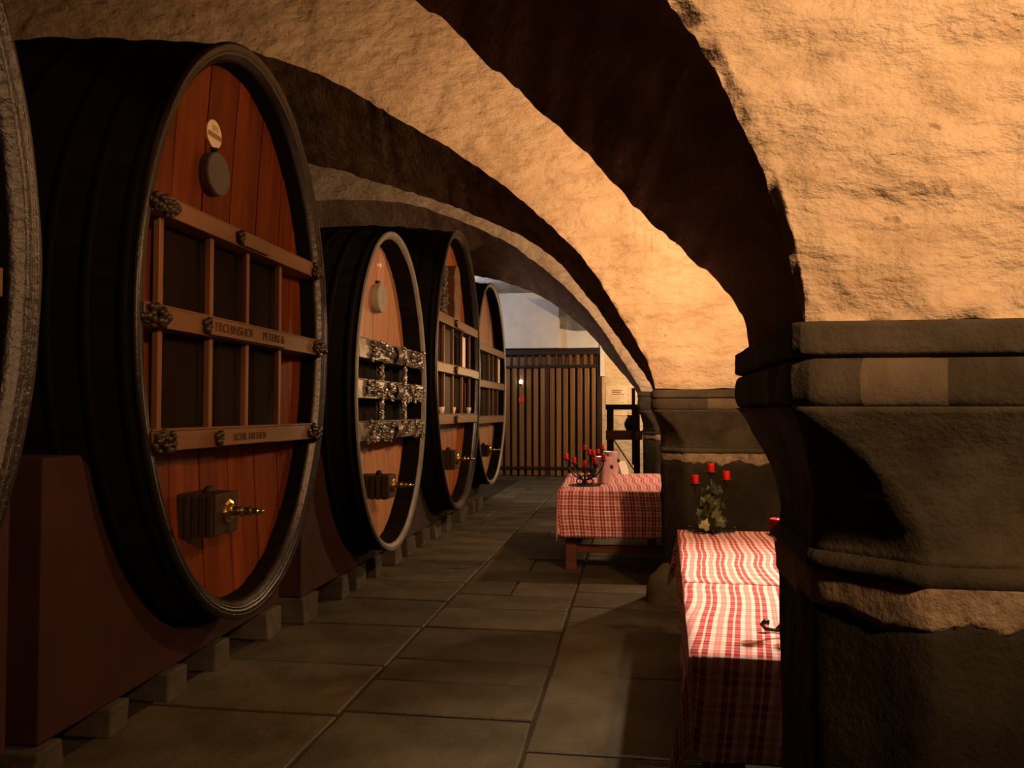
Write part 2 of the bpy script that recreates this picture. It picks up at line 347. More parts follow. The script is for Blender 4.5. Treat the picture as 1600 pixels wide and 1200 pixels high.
# ------------------------------------------------------------------ pillars and diaphragm arches
def resample(pts, n):
    L_ = [0]
    for p, q in zip(pts[:-1], pts[1:]): L_.append(L_[-1] + math.dist(p, q))
    out = []; k = 0
    for i in range(n):
        t = L_[-1] * (i / (n - 1)) ** 1.9
        while k < len(L_) - 2 and L_[k + 1] < t: k += 1
        u = (t - L_[k]) / max(1e-9, L_[k + 1] - L_[k])
        out.append((pts[k][0] + (pts[k + 1][0] - pts[k][0]) * u, pts[k][1] + (pts[k + 1][1] - pts[k][1]) * u))
    return out
def chaikin(p):
    o = [p[0]]
    for a, c in zip(p[:-1], p[1:]):
        o += [(a[0] * .75 + c[0] * .25, a[1] * .75 + c[1] * .25), (a[0] * .25 + c[0] * .75, a[1] * .25 + c[1] * .75)]
    return o + [p[-1]]
ZT = 5.35
def arch(near, far, yn, yf, width, n, rows, rough, soffit='soffit_brick'):
    xl = near[0][0]; xm = xl + width / 2
    ln = resample(chaikin(near), n)[::-1]; lf = resample(chaikin(far), n)[::-1]
    def mir(l, mid): return [(2 * mid - x, z) for x, z in l][::-1]
    k = max(6, int(width / 0.016)) if rough > 1 else 14
    midn = [(xl + width * i / k, near[0][1]) for i in range(1, k)]
    xlf = far[0][0]; midf = [(xlf + (2 * xm - 2 * xlf) * i / k, far[0][1]) for i in range(1, k)]
    pn = ln + midn + mir(ln, xm); pf = lf + midf + mir(lf, xm)
    keep = [i for i, p in enumerate(pn) if XL - .01 <= p[0] <= XR + .1]
    pn = [pn[i] for i in keep]; pf = [pf[i] for i in keep]
    m = len(pn); amp = 0.010 * rough
    def edge(x, z, y, s):
        q = (x, y * 2, z)
        jx = 0.011 * s * noise.noise(Vector(q) * 7)
        return (x, jx), z + 0.015 * s * noise.noise(Vector(q) * 11 + Vector((9, 3, 5))) + .009 * s * noise.noise(Vector(q) * 29 + Vector((1, 7, 2)))
    V = []; Fc = []
    def grid(pts2d):
        k0 = len(V); h = len(pts2d); wd = len(pts2d[0])
        for row in pts2d: V.extend(row)
        for i in range(h - 1):
            for j in range(wd - 1):
                Fc.append((k0 + i * wd + j, k0 + i * wd + j + 1, k0 + (i + 1) * wd + j + 1, k0 + (i + 1) * wd + j))
    def mono(p):
        return p
    def edges(p, y):
        out = []
        for i, (x, z) in enumerate(p):
            gap = min(abs(p[min(i + 1, len(p) - 1)][0] - x) if i < len(p) - 1 else 1, abs(x - p[i - 1][0]) if i else 1)
            (x_, jx), z_ = edge(x, z, y, 1.0 if gap > .003 else .25)
            out.append(((x_, jx * min(1, gap / .006) ** 2), z_))
        return out
    en = edges(pn, yn); ef = edges(pf, yf)
    def face(e, y, sgn):
        g = []
        for r_ in range(rows + 1):
            q_ = r_ / rows; row = []
            for ((x, jx), z) in e:
                zz = z + .8 * q_ / .72 if q_ < .72 else z + .8 + max(.01, ZT - z - .8) * (q_ - .72) / .28
                x = x + jx * max(0, 1 - (zz - z) / .5)
                d = amp * 1.5 * (fbm((x, y, zz * 1.4), 3.4, 3)) + amp * .8 * noise.noise(Vector((x * 3, y, zz * 10)))
                ed = max(0, 1 - (zz - z) / (.06 if rough > 1 else .02))
                if ed: d += -sgn * (.022 if rough > 1 else .010) * ed * (.8 + 1.3 * noise.noise(Vector((x * 13, y, zz * 13))) + .7 * noise.noise(Vector((x * 34, y, zz * 34))))
                row.append((x, y + d, zz))
            g.append(row)
        return g
    gn = face(en, yn, -1); gf = face(ef, yf, 1)
    grid(gn); grid([r[::-1] for r in gf])
    sr = 16; g = []
    for s_ in range(sr + 1):
        t = s_ / sr; row = []
        for i in range(m):
            a = Vector(gn[0][i]); c = Vector(gf[0][i]); p = a.lerp(c, t)
            if 0 < s_ < sr: p.z += amp * .8 * fbm(p, 5, 3); p.x += amp * .8 * fbm(p + Vector((5, 5, 5)), 5, 3)
            row.append(tuple(p))
        g.append(row)
    nf0 = len(Fc); grid([r[::-1] for r in g])
    me = bpy.data.meshes.new('vault_arch'); me.from_pydata(V, [], Fc); me.update()
    me.materials.append(M['plaster']); me.materials.append(M[soffit])
    for i in range(nf0, len(me.polygons)): me.polygons[i].material_index = 1
    return link('vault_arch', me, None, None, True, 'structure')
EXT = lambda *p: list(p)
A1n = [(.315, 1.63), (.303, 1.704), (.291, 1.75), (.275, 1.815), (.256, 1.88), (.234, 1.94), (.212, 2.001), (.184, 2.062), (.153, 2.124), (.121, 2.18), (.087, 2.237),
       (0.0, 2.37), (-.15, 2.56), (-.4, 2.85), (-.8, 3.22), (-1.4, 3.65), (-2.2, 4.02), (-3.2, 4.28), (-4.3, 4.32), (-6.2, 4.0)]
A1f = [(.325, 1.63), (.316, 1.70), (.306, 1.735), (.285, 1.775), (.229, 1.847), (.131, 1.937), (.021, 2.044), (-.071, 2.158), (-.165, 2.248), (-.26, 2.343), (-.357, 2.437), (-.455, 2.545),
       (-.555, 2.637), (-.676, 2.745), (-1.1, 3.1), (-1.6, 3.42), (-2.2, 3.75), (-3.0, 3.98), (-4.2, 4.08), (-6.2, 3.85)]
A2n = [(.165, 1.64), (.130, 1.788), (.051, 1.956), (-.079, 2.17), (-.206, 2.40), (-.274, 2.521), (-.423, 2.711), (-.552, 2.845), (-.753, 3.04), (-.942, 3.2), (-1.148, 3.362), (-1.461, 3.594), (-1.887, 3.841),
       (-2.24, 4.083), (-2.544, 4.252), (-2.938, 4.423), (-3.513, 4.60), (-4.3, 4.68), (-5.3, 4.6), (-6.2, 4.4)]
A2f = [(.170, 1.64), (.143, 1.707), (-.129, 2.099), (-.283, 2.33), (-.5, 2.6), (-.669, 2.803), (-.88, 2.957), (-1.063, 3.066), (-1.354, 3.203), (-1.648, 3.331), (-1.922, 3.425), (-2.249, 3.54), (-2.617, 3.666), (-2.928, 3.75),
       (-3.6, 3.9), (-4.4, 3.95), (-5.3, 3.9), (-6.2, 3.7)]
A3n = [(.105, 1.735), (.07, 1.792), (-.16, 2.186), (-.445, 2.646), (-.708, 2.96), (-1.088, 3.333), (-1.481, 3.657), (-1.716, 3.817), (-2.035, 3.991), (-2.404, 4.158), (-2.59, 4.229), (-3.058, 4.42), (-3.532, 4.50), (-4.5, 4.56), (-5.4, 4.45), (-6.2, 4.25)]
A3f = [(.06, 1.735), (-.008, 1.856), (-.438, 2.376), (-.547, 2.54), (-.765, 2.77), (-1.106, 3.058), (-1.328, 3.214), (-1.684, 3.405), (-2.198, 3.57), (-2.416, 3.617), (-3.2, 3.72), (-4.2, 3.75), (-5.2, 3.72), (-6.2, 3.6)]
PW = 0.95
arch(A1n, A1f, 1.535, 2.335, PW, 270, 90, 1.6, 'soffit_plaster')
arch(A2n, A2f, 6.225, 6.98, 1.4, 200, 34, 1.0)
arch(A3n, A3f, 11.02, 12.5, PW, 130, 20, 1.0, 'soffit_plaster')

def pillar(x0, x1, y0, y1, z0, detail, splits):
    """stone pier: courses lofted from a chamfered rectangle; z0 lifts the capital"""
    root = None
    def ring(ins, ch):
        a, c, d, e = x0 + ins, x1 - ins, y0 + ins, y1 - ins
        k = max(ch, 0.006)
        corners = [(a + k, d), (c - k, d), (c, d + k), (c, e - k), (c - k, e), (a + k, e), (a, e - k), (a, d + k)]
        out = []
        for (p, q) in zip(corners, corners[1:] + corners[:1]):
            L_ = math.dist(p, q); m = nseg[(len(out_seg))] if False else None
            cnt = segs[len(out_lists)]
            out_lists.append(1)
            for i in range(cnt): out.append((p[0] + (q[0] - p[0]) * i / cnt, p[1] + (q[1] - p[1]) * i / cnt))
        return out
    nonl = []
    st = 0.03 if detail else 0.09
    segs = [max(2, int((x1 - x0) / st)), 6, max(2, int((y1 - y0) / st)), 6, max(2, int((x1 - x0) / st)), 6, max(2, int((y1 - y0) / st)), 6]
    out_lists = []; out_seg = []
    objs = []
    def course(name, sec, mat, amp=0.004, cut=None, cap=True, wob=None):
        rows = []
        for (z, ins, ch) in sec:
            out_lists.clear(); r = ring(ins, ch)
            row = []
            for (x, y) in r:
                p = Vector((x, y, z)); n = Vector((x - (x0 + x1) / 2, y - (y0 + y1) / 2, 0)).normalized()
                d = amp * fbm(p, 9, 4) + amp * .8 * noise.noise(p * 3)
                zz = z + (wob(x, y, z) if wob else 0)
                row.append((x + n.x * d, y + n.y * d, zz))
            rows.append(row)
        m = len(rows[0])
        bands = [(-99, 99)] if cut is None else list(zip([-99] + cut, cut + [99]))
        for bi, (b0, b1) in enumerate(bands):
            mb = MB(); mb.v = [p for r in rows for p in r]
            for i in range(len(rows) - 1):
                for j in range(m):
                    k = (j + 1) % m
                    xc = (rows[i][j][0] + rows[i][k][0]) / 2
                    if not (b0 <= xc < b1): continue
                    mb.f.append((i * m + j, i * m + k, (i + 1) * m + k, (i + 1) * m + j))
            if cap and bi == len(bands) - 1: mb.f.append(tuple((len(rows) - 1) * m + j for j in range(m))); mb.f.append(tuple(range(m))[::-1])
            o = mb.build(name, mat if isinstance(mat, str) else mat[bi % len(mat)], root, True)
            objs.append(o)
        return objs[-1]
    s = detail
    lev = [1.05, 0.86, 0.62, 0.36, 0.0]
    # shaft
    zs = [0.0 + 1.09 * i / (24 if s else 8) for i in range((25 if s else 9))]
    root = course('pillar', [(z, .078, .17) for z in zs], 'stone_darker', .008); root['kind'] = 'structure'
    course('mortar_band', [(1.07, .078, .17), (1.076, .0735, .168), (1.09, .0725, .168), (1.105, .072, .168), (1.12, .072, .168), (1.138, .073, .168), (1.150, .0735, .168), (1.152, .078, .169)], 'mortar', .006,
           wob=lambda x, y, z: (0.028 * noise.noise(Vector((x * 7, y * 7, 1))) + .022 * noise.noise(Vector((x * 22, y * 22, 2))) + .012 * noise.noise(Vector((x * 55, y * 55, 4)))) * (1.0 if z < 1.1 else .45))
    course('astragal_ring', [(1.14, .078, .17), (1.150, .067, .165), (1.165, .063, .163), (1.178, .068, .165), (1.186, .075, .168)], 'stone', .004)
    bell = []
    nb = 22 if s else 9
    for i in range(nb + 1):
        t = i / nb; z = 1.183 + (1.478 - 1.183) * t
        ins = .076 * (1 - t ** 2.4) + .004
        ch = .168 * (1 - t ** 1.5) + .004
        bell.append((z, ins, ch))
    bell[0] = (1.183, .076, .168)
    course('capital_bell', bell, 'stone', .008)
    tor = []
    nt = 10 if s else 6
    for i in range(nt + 1):
        a = math.pi * i / nt; tor.append((1.4775 + .088 * (1 - math.cos(a)) / 2 + z0 * (1 - math.cos(a)) / 2, .017 - .019 * math.sin(a) ** .7, .03))
    course('torus_stone', tor, ('stone', 'stone_light'), .004, splits)
    course('capital_slab', [(1.563 + z0, .03, .02), (1.5705 + z0, .006, .018), (1.573 + z0, .002, .016), (1.576 + z0, .0, .015), (1.59 + z0, .0, .015), (1.605 + z0, .0, .015), (1.62 + z0, .0, .015), (1.627 + z0, .0, .015), (1.630 + z0, .003, .016), (1.632 + z0, .008, .02)], 'stone', .0035, None if not s else [.66])
    return root
P1 = pillar(.285, .285 + PW, 1.5, 2.36, 0, True, [.40, .535])
P2 = pillar(.145, .145 + 1.4, 6.2, 7.0, 0, True, [.55, .86])
P3 = pillar(.06, .06 + PW, 11.0, 12.5, .1, False, [.5])
# worn guard stone at the foot of the second pillar
b = MB()
g0 = []
for k in range(7):
    t = k / 6; z = .30 * t; rr = .15 * (1 - .18 * t) if t < .6 else .15 * (.89 - (t - .6) * 1.9)
    g0.append([(.235 + rr * math.cos(a) * 1.0 + .012 * noise.noise(Vector((a, z * 8, 3))), 6.30 + rr * .8 * math.sin(a), z) for a in [2 * math.pi * i / 14 for i in range(14)]])
b.v = [p for r in g0 for p in r]
for i in range(6):
    for j in range(14): b.f.append((i * 14 + j, i * 14 + (j + 1) % 14, (i + 1) * 14 + (j + 1) % 14, (i + 1) * 14 + j))
b.f.append(tuple(6 * 14 + j for j in range(14)))
b.build('guard_stone', 'stone_light', P2, True)

# ------------------------------------------------------------------ wine casks
def ellp(a, b_, n, ph=0):
    return [(a * math.cos(2 * math.pi * i / n + ph), b_ * math.sin(2 * math.pi * i / n + ph)) for i in range(n)]
def sweep_rings(mb, rings, n, close=False):
    k0 = len(mb.v)
    for r in rings: mb.v += r
    for i in range(len(rings) - 1):
        for j in range(n): mb.f.append((k0 + i * n + j, k0 + i * n + (j + 1) % n, k0 + (i + 1) * n + (j + 1) % n, k0 + (i + 1) * n + j))
    if close:
        i = len(rings) - 1
        for j in range(n): mb.f.append((k0 + i * n + j, k0 + i * n + (j + 1) % n, k0 + j, k0 + (j + 1) % n if False else k0 + (j)))
def make_cask(loc, a, bz, label, spec):
    """local frame: origin under the front rim, +X towards the aisle, Z up"""
    root = empty('wine_cask', loc, label, 'cask', 'oval wine casks along the wall')
    Lc = 2.7; n = 96; zc = bz; rw = spec.get('rim_w', .095); rec = spec.get('rec', .15); dish = .07
    ai, bi = a - rw - .012, bz - rw - .012
    # staves: one shell of grooved staves
    mb = MB(); rings = []; ns = 14
    for s_ in range(ns + 1):
        t = s_ / ns; k = 1 + .075 * math.sin(math.pi * t); x = -0.02 - Lc * t
        row = []
        for i in range(n * 2):
            th = 2 * math.pi * i / (n * 2); g = 1 - (.004 if i % 4 == 0 else 0)
            row.append((x, a * .985 * k * g * math.cos(th), zc + bz * .985 * k * g * math.sin(th)))
        rings.append(row)
    sweep_rings(mb, rings, n * 2); mb.f.append(tuple(range(ns * n * 2, (ns + 1) * n * 2)))
    mb.build('stave_body', 'black_stave', root, True)
    for t0, w_ in ((.012, .05), (.075, .05), (.14, .05), (.24, .06), (.36, .06), (.64, .06), (.76, .06), (.92, .06)):
        mb = MB(); rings = []
        for dt, dr in ((0, .0), (0, .010), (w_ / Lc, .010), (w_ / Lc, 0)):
            t = t0 + dt; k = 1 + .075 * math.sin(math.pi * t)
            rings.append([(-0.02 - Lc * t, (a * .985 * k + dr) * math.cos(th), zc + (bz * .985 * k + dr) * math.sin(th)) for th in [2 * math.pi * i / n for i in range(n)]])
        sweep_rings(mb, rings, n); mb.build('hoop', 'hoop', root, True)
    # rim: turned front edge with two beads and the inner wall down to the head
    prof = [(-.022, .003), (-.008, .0), (0.0, -.008), (.0, -.026), (-.006, -.031), (-.002, -.037), (-.008, -.046), (-.014, -.052), (-.012, -.059), (-.020, -.066), (-.034, -.080), (-.048, -rw), (-.06, -rw - .003)]
    if spec.get('flat_rim'): prof = [(-.014, .003), (0.0, 0), (.003, -.006), (.002, -.014), (.0, -.030), (-.006, -.042), (-.018, -rw + .006), (-.024, -rw), (-.028, -rw - .001)]
    mb = MB(); rings = []
    for x, d in prof:
        row = []
        for i in range(n * 2):
            th = 2 * math.pi * i / (n * 2)
            w0 = .0025 * noise.noise(Vector((math.cos(th) * 6, math.sin(th) * 6, d * 40)))
            row.append((x + w0, (a + d + w0) * math.cos(th), zc + (bz + d + w0) * math.sin(th)))
        rings.append(row)
    sweep_rings(mb, rings, n * 2); o = mb.build('rim', spec.get('rim', 'rim'), root, True)
    # the dark inside wall of the rim
    mb = MB(); rings = []
    for x, d in ((-.029 if spec.get('flat_rim') else -.058, -rw - .003), (-rec - .14, -rw - .006)):
        rings.append([(x, (a + d - .002) * math.cos(th), zc + (bz + d - .002) * math.sin(th)) for th in [2 * math.pi * i / n for i in range(n)]])
    sweep_rings(mb, rings, n); mb.build('inner_wall', 'black_stave', root, True)
    # head boards
    nb = spec.get('boards', 12); cuts = [-ai + 2 * ai * i / nb + (R.uniform(-.02, .02) if 0 < i < nb else 0) for i in range(nb + 1)]
    fx = lambda y, z: -rec - dish * max(0, 1 - (y / ai) ** 2 - ((z - zc) / bi) ** 2)
    for y0, y1 in zip(cuts[:-1], cuts[1:]):
        g = .0022; ya, yb = y0 + g, y1 - g; m = 9; mb = MB(); dx = R.uniform(-.003, .003)
        cols_ = []
        for y in [ya + (yb - ya) * q / 6 for q in range(7)]:
            h = bi * math.sqrt(max(0.0, 1 - (y / ai) ** 2)) + .001
            cols_.append([(fx(y, zc - h + 2 * h * i / (m - 1)) + dx + (.0 if ya < y < yb else -.002), y, zc - h + 2 * h * i / (m - 1)) for i in range(m)])
        back = [[(p[0] - .05, p[1], p[2]) for p in c] for c in cols_]
        allc = cols_ + back[::-1]; mb.v = [p for c in allc for p in c]; q = len(allc)
        for c in range(q):
            d_ = (c + 1) % q
            for i in range(m - 1): mb.f.append((c * m + i, d_ * m + i, d_ * m + i + 1, c * m + i + 1))
        mb.build('head_board', spec['head'], root)
    Y = lambda y: y - loc[1]; Z = lambda z: z - loc[2]
    # cross beams
    chord = lambda z: (a - .05) * math.sqrt(max(0, 1 - ((z - zc) / (bz - .05)) ** 2))
    for (z, h, pl) in spec.get('beams', []):
        z = Z(z); c = chord(z) - .015 - spec.get('short', 0)
        mb = MB(); mb.box(-rec - .02, -.012, -c, c, z - h / 2, z + h / 2)
        mb.box(-rec, -.024, -c + .02, c - .02, z + h / 2, z + h / 2 + .012)
        bm = mb.build('cross_beam', spec.get('beam_mat', 'beam'), root, bevel=.005)
        if pl:
            p0, p1, txt, sz = pl; p0, p1 = Y(p0), Y(p1)
            mb = MB(); hh = h * .86
            pts = [(p0, z - hh / 2), (p1, z - hh / 2), (p1 + .012, z), (p1, z + hh / 2), (p0, z + hh / 2), (p0 - .02, z)]
            mb.v = [(-.012, y, q) for y, q in pts] + [(.010, y, q) for y, q in pts]
            mb.f = [tuple(range(6))[::-1], tuple(range(6, 12))] + [(i, (i + 1) % 6, (i + 1) % 6 + 6, i + 6) for i in range(6)]
            pq = mb.build('plaque', spec.get('beam_mat', 'beam'), root, bevel=.003)
            mb = MB()
            for i in range(5): mb.blob((-.002 + .008 * (i % 2), p0 - .022 + .018 * math.cos(i * 1.3), z + hh * .3 * math.sin(i * 1.3)), .02)
            mb.build('scroll_end', 'carving', pq, True)
            if txt: text_obj('lettering', txt[0], sz, (.0115, (p0 + p1) / 2 + txt[1], z), 'letter', pq, .0015, width=1.05)
            if txt and len(txt) > 2: text_obj('lettering', txt[2], sz, (.0115, (p0 + p1) / 2 + txt[3], z), 'letter', pq, .0015, width=1.05)
        if spec.get('grapes'):
            for e in (-1, 1):
                mb = MB(); rg = random.Random(int(z * 1000) + e)
                wd = .115 if e < 0 else .10
                for k in range(34):
                    u, q = rg.uniform(-1, 1), rg.uniform(-1, 1)
                    if u * u + q * q > 1: continue
                    rr = rg.uniform(.013, .021)
                    mb.blob((-.004 + .02 * (1 - u * u - q * q) + rg.uniform(-.004, .006), e * (c - wd * .62) + u * wd * .9, z + q * h * .52), rr)
                for k in range(5):
                    an = rg.uniform(0, 6.28); mb.blob((.0, e * (c - wd * .62) + wd * .8 * math.cos(an), z + h * .42 * math.sin(an)), (.006, .03, .016))
                mb.build('grape_carving', 'carving', bm, True, 'stuff')
        if spec.get('ornate'):
            mb = MB(); rg = random.Random(int(z * 977)); k = -c + .12
            for q in range(int(c * 90)):
                y = rg.uniform(-c + .1, c - .02)
                if abs(y - .05) < .11 or abs(y + c * .93) < .1: continue
                mb.blob((.002, y, z + rg.uniform(-.5, .5) * h), (rg.uniform(.012, .03), rg.uniform(.02, .05), rg.uniform(.012, .035)), 6, 4)
            mb.build('vine_carving', 'silver_carving', bm, False, 'stuff')
            mb = MB()
            pr = [(h * .46 * math.sin(math.pi * i / 8), -.09 + .18 * i / 8) for i in range(9)]
            cy = .05
            g = []
            for i in range(9):
                ang = math.pi * i / 8; g.append((.0 + .035 * math.sin(ang), z - h * .48 + h * .96 * i / 8))
            mb.v = [(x, cy - .085, q) for x, q in g] + [(x, cy + .085, q) for x, q in g]
            mb.f = [(i, i + 1, i + 10, i + 9) for i in range(8)] + [tuple(range(9)), tuple(range(9, 18))[::-1]]
            mb.build('scroll_shield', 'silver_carving', bm, True)
    # mullions and dark panels between beams
    bs = sorted(spec.get('beams', []), key=lambda t: t[0])
    for (zl, hl, _), (zh, hh, _) in zip(bs[:-1], bs[1:]):
        for y in spec.get('mullions', []):
            w_ = spec.get('mull_w', .036); mb = MB(); yy = Y(y)
            if spec.get('ornate'):
                rg = random.Random(int(zl * 100 + y * 10)); L0 = Z(zl) + hl / 2; L1 = Z(zh) - hh / 2
                mb.box(-.09, -.05, yy - .016, yy + .016, L0, L1)
                for q in range(16): mb.blob((-.045, yy + rg.uniform(-.02, .02), L0 + (L1 - L0) * (q + .5) / 16), (.022, rg.uniform(.016, .034), .022), 6, 4)
                mb.build('carved_mullion', 'silver_carving', root)
            else:
                mb.box(-.082, -.05, yy - w_ / 2, yy + w_ / 2, Z(zl) + hl / 2, Z(zh) - hh / 2)
                mb.build('mullion', 'mullion', root, bevel=.004)
        for y0, y1, mt in spec.get('panels', []):
            mb = MB(); zz0 = Z(zl) + hl / 2; zz1 = Z(zh) - hh / 2; mb.box(-rec - .03, -rec + .022, Y(y0), Y(y1), zz0, zz1)
            mb.build('dark_panel', mt, root)
    # fittings on the head
    for kind, y, z, r, th, mt in spec.get('discs', []):
        mb = MB(); x = fx(Y(y), Z(z)); mb.lathe([(r * .97, -.01), (r, th * .3), (r, th * .85), (r * .96, th), (0, th)], (x, Y(y), Z(z)), 'x', 28)
        d = mb.build(kind, mt, root)
        if kind == 'round_label':
            text_obj('lettering', '571', r * .55, (x + th + .001, Y(y) + r * .05, Z(z) + r * .38), 'print', d, .0005)
            mb = MB(); mb.box(x + th - .001, x + th + .0015, Y(y) - r * .9, Y(y) + r * .9, Z(z) - r * .3, Z(z) + r * .05); mb.build('printed_band', 'print', d)
        if kind == 'hatch_disc':
            mb = MB(); mb.lathe([(.012, 0), (.015, .02), (.008, .05), (0, .052)], (x, Y(y), Z(z) + r + .02), 'x', 10); mb.build('pivot_peg', 'iron', d, True)
    for y, z, sc in spec.get('tap', []):
        yy, zz = Y(y), Z(z); xb = fx(yy, zz) - .01; xf = spec.get('tap_front', .03)
        w2, h2 = .115 * sc, .105 * sc
        mb = MB(); mb.box(xb, xf, yy - w2, yy + w2, zz - h2, zz + h2)
        tb = mb.build('tap_block', 'tapwood', root, bevel=.006)
        k = 5
        for i in range(k):
            x0_ = xb + .015 + (xf - xb - .02) * i / k; x1_ = xb + .015 + (xf - xb - .02) * (i + .72) / k
            mb = MB(); mb.box(x0_, x1_, yy - w2 - .012, yy - w2 + .01, zz - h2 - .006, zz + h2 - .008); mb.build('side_batten', 'tapwood', tb, bevel=.003)
        mb = MB(); mb.lathe([(.034 * sc, 0), (.03 * sc, .02), (.018 * sc, .034), (0, .036)], (xb + (xf - xb) * .6, yy - .02, zz + h2), 'z', 10); mb.build('top_peg', 'tapwood', tb, True)
        if spec.get('tap_metal', 'brass'):
            mb = MB(); mb.lathe([(.062 * sc, 0), (.062 * sc, .012), (.045 * sc, .018), (.04 * sc, .03), (0, .03)], (xf, yy, zz + .01), 'x', 8)
            fl = mb.build('tap_flange', 'brass', root)
            mb = MB(); pr = [(.03, .03), (.024, .045), (.022, .07), (.03, .08), (.03, .088), (.019, .096), (.022, .115), (.026, .125), (.016, .135), (.014, .155), (.021, .163), (.019, .172), (.010, .178), (.012, .19), (.008, .2), (0, .201)]
            mb.lathe([(r * sc, h * sc + .0) for r, h in pr], (xf, yy, zz + .012), 'x', 14); mb.build('tap_spigot', 'tin', root, True)
    return root

C1 = dict(head='head_red', grapes=True, boards=13,
          beams=[(2.41, .09, (4.06, 4.36, None, .05)), (1.895, .098, (3.73, 4.61, ('FRCHINSHOF', -.20, 'PETERS &', .26), .066)), (1.33, .092, (3.86, 4.45, ('SCHIL HICHEN', 0), .055))],
          mullions=[3.385, 3.835, 4.225, 4.645], panels=[(3.50, 3.93, 'panel'), (3.95, 4.33, 'panel'), (4.35, 4.77, 'panel')],
          discs=[('round_label', 4.055, 2.99, .078, .012, 'paper'), ('hatch_disc', 4.05, 2.765, .118, .06, 'disc')],
          tap=[(3.87, .945, 1.0)])
make_cask((-2.1, 4.215, .336), 1.078, 1.578, 'largest oval cask in front, red-brown head with round paper label and carved lettering', C1)
C0 = dict(rim='rim_black', head='head_red', boards=11, short=.10, beams=[(1.895, .098, None), (1.33, .092, None)])
make_cask((-2.05, 1.44, .336), 1.08, 1.578, 'black cask cut off by the left picture edge, only its curved rim showing', C0)
C2 = dict(rec=.19, head='head_tan', ornate=True, beam_mat='silver_carving', rim='rim_grey', flat_rim=True, rim_w=.062, boards=9,
          beams=[(1.945, .15, None), (1.635, .14, None), (1.31, .14, None)], mullions=[6.34, 7.0],
          panels=[(5.95, 6.66, 'black_stave'), (6.70, 7.36, 'black_stave'), (7.40, 7.5, 'black_stave')],
          discs=[('hatch_disc', 6.70, 2.45, .125, .07, 'disc_grey'), ('enamel_knob', 6.70, 2.74, .022, .03, 'white_card')], tap=[(6.40, .85, .9)])  # the small white knob paints in a lamp's glint on the head
make_cask((-2.0, 6.598, .294), .994, 1.348, 'smaller cask with pale tan head, grey rim and pewter-coloured carved bands', C2)
C3 = dict(rec=.17, mull_w=.03, head='head_orange', boards=10, grapes=False,
          beams=[(2.47, .10, (8.95, 9.4, None, .05)), (1.935, .10, (8.95, 9.9, None, .05)), (1.375, .10, (8.95, 9.9, None, .05))],
          mullions=[8.56, 9.0, 9.49, 9.95], panels=[(8.5, 8.9, 'panel'), (8.93, 9.36, 'tapwood'), (9.40, 9.87, 'panel'), (9.9, 10.1, 'panel')], tap=[(8.85, .92, 1.0)])
k3 = make_cask((-2.0, 9.21, .308), 1.187, 1.638, 'tall third cask with orange head and a dark carved figure above its ledge', C3)
C4 = dict(rec=.17, mull_w=.03, head='head_tan', rim='rim_grey', flat_rim=True, rim_w=.065, boards=9,
          beams=[(2.40, .10, None), (1.865, .10, None), (1.335, .10, None)], mullions=[12.16, 12.52, 12.95],
          panels=[(11.5, 12.5, 'panel'), (12.54, 12.88, 'panel'), (12.92, 13.3, 'panel')], tap=[(11.75, .88, .8)])
k4 = make_cask((-2.15, 12.2, .34), 1.299, 1.553, 'farthest cask beside the slatted gate, plain tan head and pale rim', C4)
# white strips, added as painted gloss reflections in the grids of the two far casks
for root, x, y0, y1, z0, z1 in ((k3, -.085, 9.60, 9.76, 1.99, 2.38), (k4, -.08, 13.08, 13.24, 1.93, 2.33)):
    b = MB(); b.box(x, x + .012, y0 - root.location.y, y1 - root.location.y, z0 - root.location.z, z1 - root.location.z); o = b.build('reflection_strip', 'white_card', root); o['label'] = 'white upright strip painting in a gloss reflection'
# carved figure on the third cask
out = [(0, 0), (.30, 0), (.33, .07), (.29, .14), (.34, .22), (.30, .30), (.34, .38), (.31, .46), (.32, .50), (.29, .57), (.23, .625), (.16, .65), (.09, .63), (.03, .57), (-.01, .49), (.02, .38), (-.02, .25), (.02, .12)]
b = MB(); nO = len(out)
b.v = [(-.22, y + 9.06 - 9.21, z + 2.54 - .308) for y, z in out] + [(-.05, y + 9.06 - 9.21, z + 2.54 - .308) for y, z in out]
b.f = [tuple(range(nO, 2 * nO))] + [(i, (i + 1) % nO, (i + 1) % nO + nO, i + nO) for i in range(nO)]
fg = b.build('carved_figure', 'beam', k3, bevel=.01)
b = MB(); rg = random.Random(4)
for k in range(60):
    z = rg.uniform(.02, .56); b.blob((-.10, 8.70 - 9.21 + rg.uniform(-.10, .10) * (1.2 - z), z + 2.53 - .308), (.05, rg.uniform(.02, .05), rg.uniform(.02, .05)), 6, 4)
o = b.build('leaf_carving', 'silver_carving', k3, False, 'stuff')
